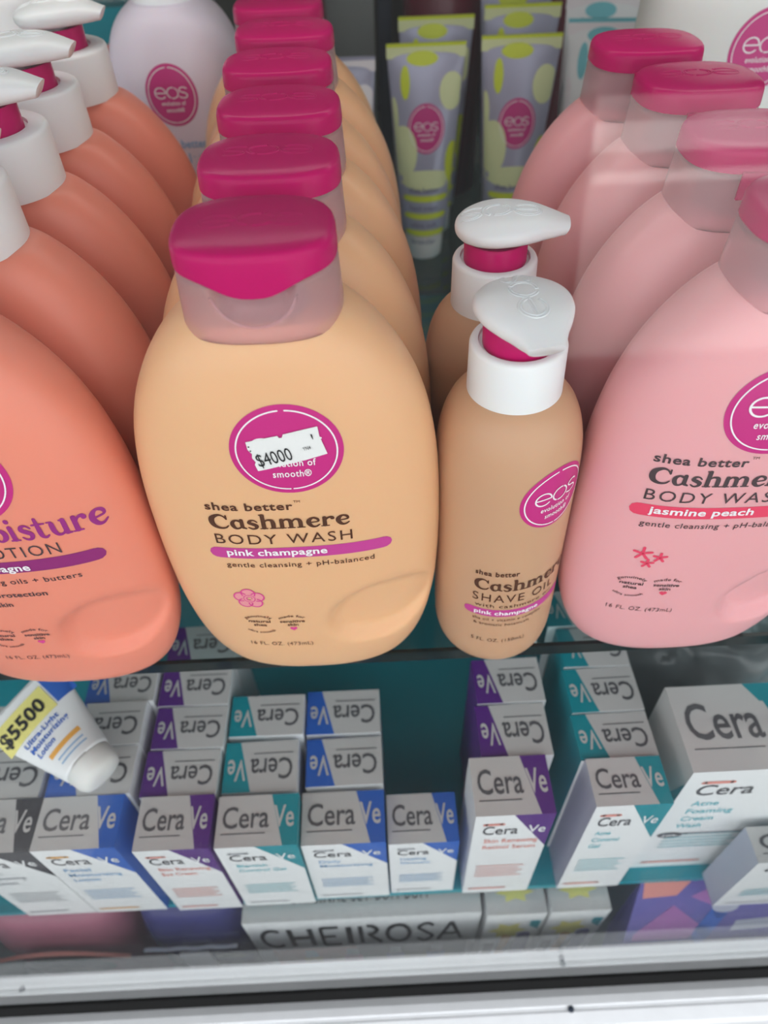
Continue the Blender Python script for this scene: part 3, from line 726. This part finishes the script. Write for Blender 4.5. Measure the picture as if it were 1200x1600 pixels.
cart = [
 (-19.6, -15.97, -5.1, 2.35, -6.7, 'black', 'black and white skin care carton at the left edge, front row', dict(text='lgrey', title=('Skin', 'Renewing', 'Serum'), side='black')),
 (-15.93, -12.22, -5.11, 2.35, -6.7, 'blue', 'blue and white moisturizer carton with an orange tag, front row, next to the black one', dict(text='lblue', title=('Facial', 'Moisturizing', 'Lotion'), tag_col='orange')),
 (-11.55, -8.2, -5.2, 2.4, -7.1, 'purple', 'purple and white eye cream carton, front row, between blue and teal cartons', dict(text='lred', title=('Skin Renewing', 'Eye Cream'), tag_col='lred')),
 (-8.0, -4.3, -5.15, 2.3, -7.35, 'teal', 'teal and white carton, front row, left of two blue ones', dict(text='lteal', title=('Blemish', 'Control Gel'))),
 (-4.22, -.36, -4.98, 2.4, -8.1, 'blue', 'large blue and white carton, front row, just below the cream bottle', dict(text='lblue', title=('Daily', 'Moisturizing'))),
 (-.25, 3.05, -4.88, 2.3, -8.8, 'blue', 'smaller blue and white carton at the right end of the left front row', dict(text='lblue', title=('Healing', 'Ointment'))),
 (3.55, 7.0, -5.07, 2.6, -5.35, 'purple', 'tall purple and white carton standing alone below the shave oil', dict(text='lred', title=('Skin Renewing', 'Retinol Serum'), tag_col='lred')),
 (8.62, 11.9, -5.07, 2.1, -4.9, 'teal', 'teal and white carton with pale side face, right of the tall purple one', dict(text='lteal', title=('Acne', 'Control', 'Gel'), side='cardside', tag_col='lred')),
]
for x0, x1, yf, dp, zt, c, lb_, kw in cart: carton(x0, x1, yf, dp, zt, c, lb_, GF, **kw)
big = carton(12.72, 18.4, -4.23, 4.0, -3.9, 'teal', 'largest teal and white foaming cleanser carton at the right edge', GF, text='lteal', title=('Acne', 'Foaming', 'Cream', 'Wash'), ft=1.0, bt=.62, fr=(.7, .5), tag_col='lred', side='silver')
hb_ = 12.4
ov = put('strength_badge', disc2d(-1.9, hb_ * .40, .62, .36, 24), lambda u, v, off: (u, -2.0 - off, v), 'greyp', big, .03)
put('badge_lettering', fit(text2d('10%', .02), -2.25, -1.55, hb_ * .40 - .12, h=.26), lambda u, v, off: (u, -2.0 - off, v), 'card', ov, .045)
put('grey_band', ribbon([(-1.2, hb_ * .41), (2.2, hb_ * .41)], .25), lambda u, v, off: (u, -2.0 - off, v), 'lgrey', big, .02)
put('side_wedge', ([(-2.0, 0), (-2.0, hb_ * .9), (.2, hb_ * .2), (.2, 0)], [(0, 1, 2, 3)]), lambda u, v, off: (-2.84 - off, u, v), 'teal', big, .02)
tw = {'tealA': (-8.0, -4.45, -2.6, 2.5, -7.6, 'teal', 'upside down teal carton directly behind the front teal one'),
 'tealB': (-7.95, -4.25, .2, 2.2, -7.6, 'teal', 'rear upside down teal carton of the left teal column'),
 'blueA': (-4.1, -.38, -2.3, 2.4, -8.1, 'blue', 'upside down blue carton directly behind the large blue front one'),
 'blueB': (-4.15, -.4, .35, 2.4, -8.1, 'blue', 'rear upside down blue carton beside the rear teal one'),
 'purA': (-11.75, -8.2, -2.75, 2.25, -7.3, 'purple', 'first upside down purple carton behind the front purple one'),
 'purB': (-11.65, -8.1, -.4, 2.2, -7.3, 'purple', 'second upside down purple carton behind the front purple one'),
 'purC': (-11.7, -8.1, 1.9, 2.3, -7.3, 'purple', 'third upside down purple carton, just below the dark shelf edge'),
 'purD': (-11.7, -8.1, 4.4, 2.3, -7.3, 'purple', 'rearmost purple carton, seen through the glass between coral and cream bottles'),
 'bluA': (-16.0, -12.1, -2.7, 2.3, -6.8, 'blue', 'upside down blue carton under the leaning white tube'),
 'bluB': (-15.9, -12.1, -.3, 2.3, -6.8, 'blue', 'second upside down blue carton half hidden by the leaning white tube'),
 'bluC': (-15.4, -11.9, 2.1, 2.2, -7.0, 'blue', 'rear blue carton, just below the front coral bottle'),
 'greA': (-20.4, -16.3, -2.65, 2.3, -6.8, 'black', 'upside down black and silver carton behind the front black one'),
 'greB': (-20.4, -16.3, -.25, 2.3, -6.8, 'black', 'rear black and silver carton beside the leaning tube at the left edge'),
 'pur2A': (4.15, 7.45, -2.4, 2.6, -5.6, 'purple', 'upside down purple carton directly behind the tall purple one'),
 'pur2B': (4.3, 7.6, .3, 2.4, -5.6, 'purple', 'second upside down purple carton with a white flap behind it'),
 'tealR1': (8.5, 12.0, -2.9, 2.2, -5.2, 'teal', 'first upside down teal carton behind the right teal one'),
 'tealR2': (8.6, 12.0, -.6, 2.3, -5.2, 'teal', 'second upside down teal carton behind the right teal one'),
 'tealR3': (8.75, 12.0, 1.8, 2.2, -5.2, 'teal', 'third teal carton, cut by the dark shelf edge under the pink bottle'),
 'tealR4': (8.4, 11.8, 4.2, 2.2, -5.2, 'teal', 'rearmost silver topped carton, seen through the glass beside the shave oil')}
for k_, (x0, x1, yf, dp, zt, c, lb_) in tw.items():
    carton(x0, x1, yf, dp, zt, c, lb_, GF, turned=True, ft=.80, bt=.62, rz=random.uniform(-.015, .015))
# open flap of the second purple carton
V, F = loft([[(4.4 + (.25 if k in (0, 8) else 0) + 3.0 * k / 8, 3.0 + t * .8, -5.5 + .35 * math.sin(PI * k / 8) * 0 - .5 * math.sin(PI * k / 8) + t * .9) for k in range(9)] for t in (0, .5, 1)], False, False, closed=False)
o = mk('carton_flap', V, F, 'card'); sm = o.modifiers.new('s', 'SOLIDIFY'); sm.thickness = .0005; tag(o, 'loose white carton flap under the dark shelf edge behind the purple cartons', 'flap')
# pale blue box leaning at right edge
o = carton(16.6, 22.0, -6.3, 1.6, -9.4, 'teal', 'pale blue box leaning at the far right edge in front of the big carton', GF, side='cardside', text='lteal', fr=(.95, .1))
# crumpled grey plastic bag behind the big carton
V = []; F = []; nu, nv = 60, 40
from mathutils import noise as mn
for i in range(nu + 1):
    for j in range(nv + 1):
        th = 2 * PI * i / nu; ph = PI * j / nv
        d_ = Vector((math.cos(th) * math.sin(ph), math.sin(th) * math.sin(ph), math.cos(ph)))
        rr = 1 + .28 * abs(mn.noise(d_ * 2.2 + Vector((3, 1, 2)))) + .16 * abs(mn.noise(d_ * 5)) 
        V.append((d_.x * 5.6 * rr, d_.y * 3.4 * rr, max(d_.z * 5.2 * rr, -4.9)))
for i in range(nu):
    for j in range(nv):
        a = i * (nv + 1) + j; F.append((a, a + 1, a + nv + 2, a + nv + 1))
o = mk('plastic_bag', V, F, 'bag'); o.location = (18.6 * K, 5.2 * K, (ZF + 4.9) * K); tag(o, 'crumpled grey plastic bag behind the largest teal carton', 'bag')
o2 = o.copy(); COL.objects.link(o2); o2.location = (18.2 * K, 12.5 * K, (ZF + 4.9) * K); tag(o2, 'second crumpled plastic bag further back, seen through the glass under the pink bottle', 'bag')

# leaning white tube with yellow price sticker
pa = atz(138, 1190, -5.0); pb_ = atz(28, 1088, -4.0)
ax = Vector(pb_ - pa); Lt = ax.length; ax.normalize()
nrm = (Vector((0, -.35, 1)) - ax * ax.dot(Vector((0, -.35, 1)))).normalized(); sdv = ax.cross(nrm).normalized()
def tfn(u, v, off):      # u along the tube from cap, v across
    t = min(max(u / Lt, 0), 1); a = 1.15 + 1.15 * t; b = 1.1 * (1 - .85 * t)
    q = min(abs(v / a), .98); return tuple(Vector(pa) + ax * u + sdv * v + nrm * (b * math.sqrt(1 - q * q) + off))
rings = []
for i in range(26):
    t = i / 25; a = 1.15 + 1.15 * t; b = 1.1 * (1 - .85 * t)
    rings.append([tuple(Vector(pa) + ax * (t * Lt) + sdv * a * math.cos(2 * PI * j / 48) + nrm * b * math.sin(2 * PI * j / 48)) for j in range(48)])
tb = empty('squeeze_tube', (0, 0, 0)); tag(tb, 'white and blue lotion tube with a handwritten yellow price sticker, leaning on the blue cartons', 'tube')
mk('tube_body', *loft(rings), 'card', tb)
V, F = loft([[tuple(Vector(pa) - ax * t + sdv * r * math.cos(2 * PI * j / 40) + nrm * r * math.sin(2 * PI * j / 40)) for j in range(40)] for t, r in ((-.05, 1.1), (.1, 1.12), (.7, 1.05), (.95, .9), (1.05, .6), (1.08, .2))])
mk('tube_cap', V, F, 'milky', tb)
def tgrid(u0, u1, v0, v1, n=8, slant=0):
    return ([(u0 + (u1 - u0) * a / n, v0 + (v1 - v0) * b / n + slant * (u1 - u0) * (1 - a / n)) for a in range(n + 1) for b in range(n + 1)],
            [(a * (n + 1) + b, a * (n + 1) + b + 1, (a + 1) * (n + 1) + b + 1, (a + 1) * (n + 1) + b) for a in range(n) for b in range(n)])
ys = put('price_sticker', tgrid(Lt - 2.0, Lt - .55, -2.0, .95), tfn, 'yellow', tb, .04)
def tube_text(s, v0, v1, u0, hh, m_, name, bold=.02, off=.05, par=None):
    """lettering across the tube, its top towards the crimped end"""
    V, F = fit(text2d(s, bold, 1.05), v0, v1, 0, h=hh)
    return put(name, ([(u0 + y, x) for x, y in V], F), tfn, m_, par or tb, off)
tube_text('$5500', -1.85, .6, Lt - 1.65, .72, 'ink', 'price_lettering', .03, .07, ys)
tube_text('Ultra-Light', -1.25, .7, Lt - 2.45, .28, 'blue', 'product_lettering')
tube_text('Moisturizing', -1.2, .95, Lt - 2.85, .28, 'blue', 'product_lettering')
tube_text('Lotion', -1.1, -.1, Lt - 3.25, .28, 'blue', 'product_lettering')
put('orange_band', tgrid(Lt - 3.75, Lt - 3.5, -.8, .9), tfn, 'orange', tb, .03)
put('small_print', join(*[tgrid(Lt - 4.05 - .25 * k, Lt - 3.98 - .25 * k, -.6, .8) for k in range(2)]), tfn, 'lblue', tb, .03)
put('blue_wedge', tgrid(Lt - 1.9, Lt - .1, 1.05, 2.05, 8, .0), tfn, 'blue', tb, .02)

# ------------------------------------------------------------------ bottom level, half hidden by the rail
ZB = -31.0
struct('floor_lower', boxvf(-58, 58, -7.4, 40, ZB - .6, ZB), 'side')
def chest(name, x0, x1, y0, y1, zt, m, label, rx=0):
    r = mk(name, *boxvf(-(x1 - x0) / 2, (x1 - x0) / 2, -(y1 - y0) / 2, (y1 - y0) / 2, 0, zt - ZB), m, smooth=False)
    r.location = ((x0 + x1) / 2 * K, (y0 + y1) / 2 * K, ZB * K); tag(r, label, 'box'); return r
gs = chest('gift_box', -8.35, 4.55, -5.85, 3.0, -17.0, ['card', 'silver'], 'wide white perfume mist gift box with black serif lettering, behind the rail')
gs.data.polygons[1].material_index = 1
D_ = lambda u, z, off: (u, -4.425 - off, z - ZB)
T_ = lambda u, v, off: (u, v, -17.0 - ZB + off)
put('top_lettering', fit(text2d('ORIGINAL SET BUM BUM', 0, 1.15), -3.9, 3.6, -3.6, h=.7), T_, 'greyp', gs, .02)
# thin and thick stroke capitals of the box front
def didone(word, x0, x1, z0, z1):
    G = {'C': (1.0, [arc(.5, .5, .42, .48, 50, 310)], .16), 'H': (1.15, [[(.15, 0), (.15, .5), (.15, 1)], [(.9, 0), (.9, .5), (.9, 1)], [(.15, .5), (.5, .5), (.9, .5)]], .2),
         'E': (.95, [[(.15, 0), (.15, .5), (.15, 1)], [(.15, 0), (.8, 0)], [(.15, 1), (.8, 1)], [(.15, .5), (.65, .5)]], .14), 'I': (.5, [[(.22, 0), (.22, .5), (.22, 1)]], .22),
         'R': (1.05, [[(.15, 0), (.15, .5), (.15, 1)], arc(.4, .76, .35, .24, 90, -90), [(.45, .5), (.9, 0)]], .17), 'O': (1.1, [arc(.5, .5, .42, .48, 0, 360)], .17),
         'S': (.85, [cr([(.7, .85), (.45, 1), (.15, .78), (.4, .52), (.68, .25), (.4, 0), (.1, .15)], 5)], .14), 'A': (1.1, [[(.05, 0), (.5, 1)], [(.5, 1), (.95, 0)], [(.2, .35), (.8, .35)]], .15)}
    out = []; x = 0
    for c in word:
        adv, st_, w_ = G[c]
        for s in st_: out.append(ribbon([(p[0] + x, p[1]) for p in s], w_, False))
        x += adv
    return fit(join(*out), x0, x1, z0, z1)
put('brand_lettering', didone('CHEIROSA', -5.9, 5.7, -22.6, -18.3), D_, 'ink', gs, .02)
bands = [(-5.6, -.6, 'orange'), (-.6, 2.2, 'side'), (2.2, 5.9, 'board')]
put('orange_strip', ([(-5.6, -27), (-.6, -27), (-.6, -23.0), (-5.6, -23.0)], [(0, 1, 2, 3)]), D_, 'lred', gs, .015)
put('leafy_strip', ([(-.6, -27), (6.0, -27), (6.0, -23.0), (-.6, -23.0)], [(0, 1, 2, 3)]), D_, 'backwall', gs, .015)
for u, m_ in ((-3.4, 'orange'), (-.9, 'heart'), (1.7, 'violet'), (4.2, 'blue')):
    b_ = put('printed_bottle', ([(u - .55, -28), (u + .55, -28), (u + .55, -25.2), (u - .55, -25.2)], [(0, 1, 2, 3)]), D_, m_, gs, .03)
    put('printed_cap', ([(u - .4, -25.2), (u + .4, -25.2), (u + .3, -23.4), (u - .3, -23.4)], [(0, 1, 2, 3)]), D_, 'cardside', b_, .035)
for x0, lb_ in ((4.85, 'small white box with yellow star print, next to the wide gift box'), (8.3, 'small white box with yellow star print, next to the violet box')):
    r = chest('toy_box', x0, x0 + 3.2, -6.05, -1.5, -17.0, ['card', 'silver'], lb_); r.data.polygons[1].material_index = 1
    E_ = lambda u, z, off: (u, -2.275 - off, z - ZB)
    T2 = lambda u, v, off: (u, v, -17.0 - ZB + off)
    star = [((.98 if k % 2 == 0 else .55) * math.cos(PI * k / 6), (.98 if k % 2 == 0 else .55) * math.sin(PI * k / 6)) for k in range(12)]
    put('yellow_burst', ([(x * 1.15 - .25, -20.2 + y * 1.7) for x, y in star], [tuple(range(12))]), E_, 'yellow', r, .03)
    put('orange_stripe', ([(-.6, -28), (-.05, -28), (.15, -21), (-.45, -21)], [(0, 1, 2, 3)]), E_, 'orange', r, .02)
    put('violet_figure', join(ribbon([(.8, -28), (.8, -25), (.8, -22)], .85), disc2d(.8, -21.5, .4, .8, 16)), E_, 'violet', r, .025)
    put('dark_figure', ([(-1.35, -28), (-.75, -28), (-.75, -23), (-1.35, -23)], [(0, 1, 2, 3)]), E_, 'greyp', r, .02)
    put('green_corner', ([(.9, -18.4), (1.45, -18.4), (1.45, -20.2), (.9, -19.4)], [(0, 1, 2, 3)]), E_, 'board', r, .02)
    put('top_burst', ([(x * 1.1, -1.2 + y * .55) for x, y in star], [tuple(range(12))]), T2, 'yellow', r, .02)
# violet box lying tilted at the right
A_ = Vector((13.45, -4.75, -16.95)); B_ = Vector((11.75, -7.25, -18.6)); Cx = Vector((21.5, -4.75, -17.1))
ex = (Cx - A_).normalized(); ey = (B_ - A_); ey = (ey - ex * ey.dot(ex)); Ly = 3.1; ey.normalize(); ez = ex.cross(ey).normalized()
if ez.z < 0: ez = -ez
sk = -.42
P3 = lambda u, v, off=0: tuple(A_ + ex * (u + sk * v * 1.0) + ey * v + ez * off)
top4 = [P3(0, 0), P3(10, 0), P3(10, Ly), P3(0, Ly)]; bot4 = [tuple(Vector(p) - Vector((0, 0, 9))) for p in top4]
V = top4 + bot4
vb = mk('violet_box', V, [(0, 1, 2, 3), (7, 6, 5, 4), (0, 4, 5, 1), (1, 5, 6, 2), (2, 6, 7, 3), (3, 7, 4, 0)], 'violet', smooth=False)
tag(vb, 'violet and mauve printed box at the lower right under the white cartons', 'box')
put('red_flash', ([(.2, .1), (2.8, .1), (2.2, .8), (.35, .9)], [(0, 1, 2, 3)]), P3, 'lred', vb, .02)
put('mauve_facet', ([(.4, 2.7), (2.2, 1.3), (4.2, 2.5), (3.4, 3.0), (.4, 3.0)], [(0, 1, 2, 3, 4)]), P3, 'mviolet', vb, .02)
put('mauve_arrow', ([(3.0, .9), (4.6, .2), (5.6, .9), (4.4, 1.4)], [(0, 1, 2, 3)]), P3, 'mviolet', vb, .02)
put('printed_tube', join(ribbon([(4.1, 2.8), (4.5, 2.2), (4.9, 1.6)], .9)), P3, 'blue', vb, .025)
put('pale_cap', disc2d(5.1, 1.45, .75, .32, 20), P3, 'cardside', vb, .03)
put('script_lettering', join(fit(text2d('Soft', .02, 1, .4), 7.6, 9.2, 0, h=-.5), fit(text2d('& Dreamy', .02, 1, .4), 7.0, 9.4, .7, h=-.5)) if 0 else ([(x, 1.5 - y) for x, y in join(fit(text2d('Soft', .02, 1, .4), 7.6, 9.0, .9, h=.45), fit(text2d('& Dreamy', .02, 1, .4), 7.0, 9.4, .2, h=.45))[0]], join(fit(text2d('Soft', .02, 1, .4), 7.6, 9.0, .9, h=.45), fit(text2d('& Dreamy', .02, 1, .4), 7.0, 9.4, .2, h=.45))[1]), P3, 'cardside', vb, .02)
put('pale_strip', ([(5.9, 2.2), (10, 2.0), (10, 2.5), (5.7, 2.7)], [(0, 1, 2, 3)]), P3, 'cardside', vb, .02)
# mauve vinyl case and navy pouch at the lower left
def pouch(x0, x1, y0, zt, m, name, label, bulge):
    rings = []; nz = 24; N = 64; w_ = (x1 - x0) / 2; zb_ = ZB
    for i in range(nz + 1):
        t = i / nz; z = (zt - zb_) * t; k = 1 - .10 * sstep(.72, 1, t) * 1
        if t > .93: k *= 1 - .25 * ((t - .93) / .07) ** 2
        rings.append([(w_ * k * sgp(math.cos(2 * PI * j / N), .5), 2.6 * k * sgp(math.sin(2 * PI * j / N), .6) - bulge * math.sin(PI * min(t * 1.1, 1)) * (1 if math.sin(2 * PI * j / N) < 0 else 0) * abs(math.sin(2 * PI * j / N)), z) for j in range(N)])
    V, F = loft(rings); r = mk(name, V, F, m); r.location = ((x0 + x1) / 2 * K, (y0 + 2.6) * K, zb_ * K); tag(r, label, 'case'); return r
mc = pouch(-23.5, -15.0, -5.6, -15.6 - 1.4, 'mauve', 'vinyl_case', 'mauve vinyl cosmetic case at the lower left corner under the cartons', .5)
np_ = pouch(-14.8, -8.5, -5.6, -17.0, 'navy', 'navy_pouch', 'navy blue glossy pouch with a white tag, left of the wide gift box', .5)
def piping(P, r, m, parent, name):
    VF = ridge([P], lambda u, v, o: (u, v[0], v[1]), r, 8) if 0 else None
    rings = []
    for i, p in enumerate(P):
        a = Vector(P[max(i - 1, 0)]); b = Vector(P[min(i + 1, len(P) - 1)]); t = (b - a).normalized(); s_ = t.cross(Vector((0, 1, 0))).normalized(); u_ = s_.cross(t)
        rings.append([tuple(Vector(p) + s_ * r * math.cos(2 * PI * k / 8) + u_ * r * math.sin(2 * PI * k / 8)) for k in range(8)])
    V, F = loft(rings); return mk(name, V, F, m, parent)
piping([(-4 + 8 * i / 30, -3.25, 10.2 + 1.3 * math.sin(PI * i / 30)) for i in range(31)], .12, 'lred', mc, 'piping')
V, F = disc2d(.2, 8.9, 2.6, 2.0, 30); mk('clear_window', [(x, -3.35, z) for x, z in V], F, 'bag', mc)
piping([(-2.6 + 5.2 * i / 20, -3.2, 11.0 + .1 * math.sin(i)) for i in range(21)], .12, 'cardside', np_, 'zipper')
mk('paper_tag', *boxvf(-.7, .9, -3.45, -3.3, 7.6, 10.6), 'card', np_, smooth=False)
V, F = disc2d(1.9, 9.2, .9, .7, 20); mk('printed_patch', [(x, -3.3, z) for x, z in V], F, 'greyp', np_)
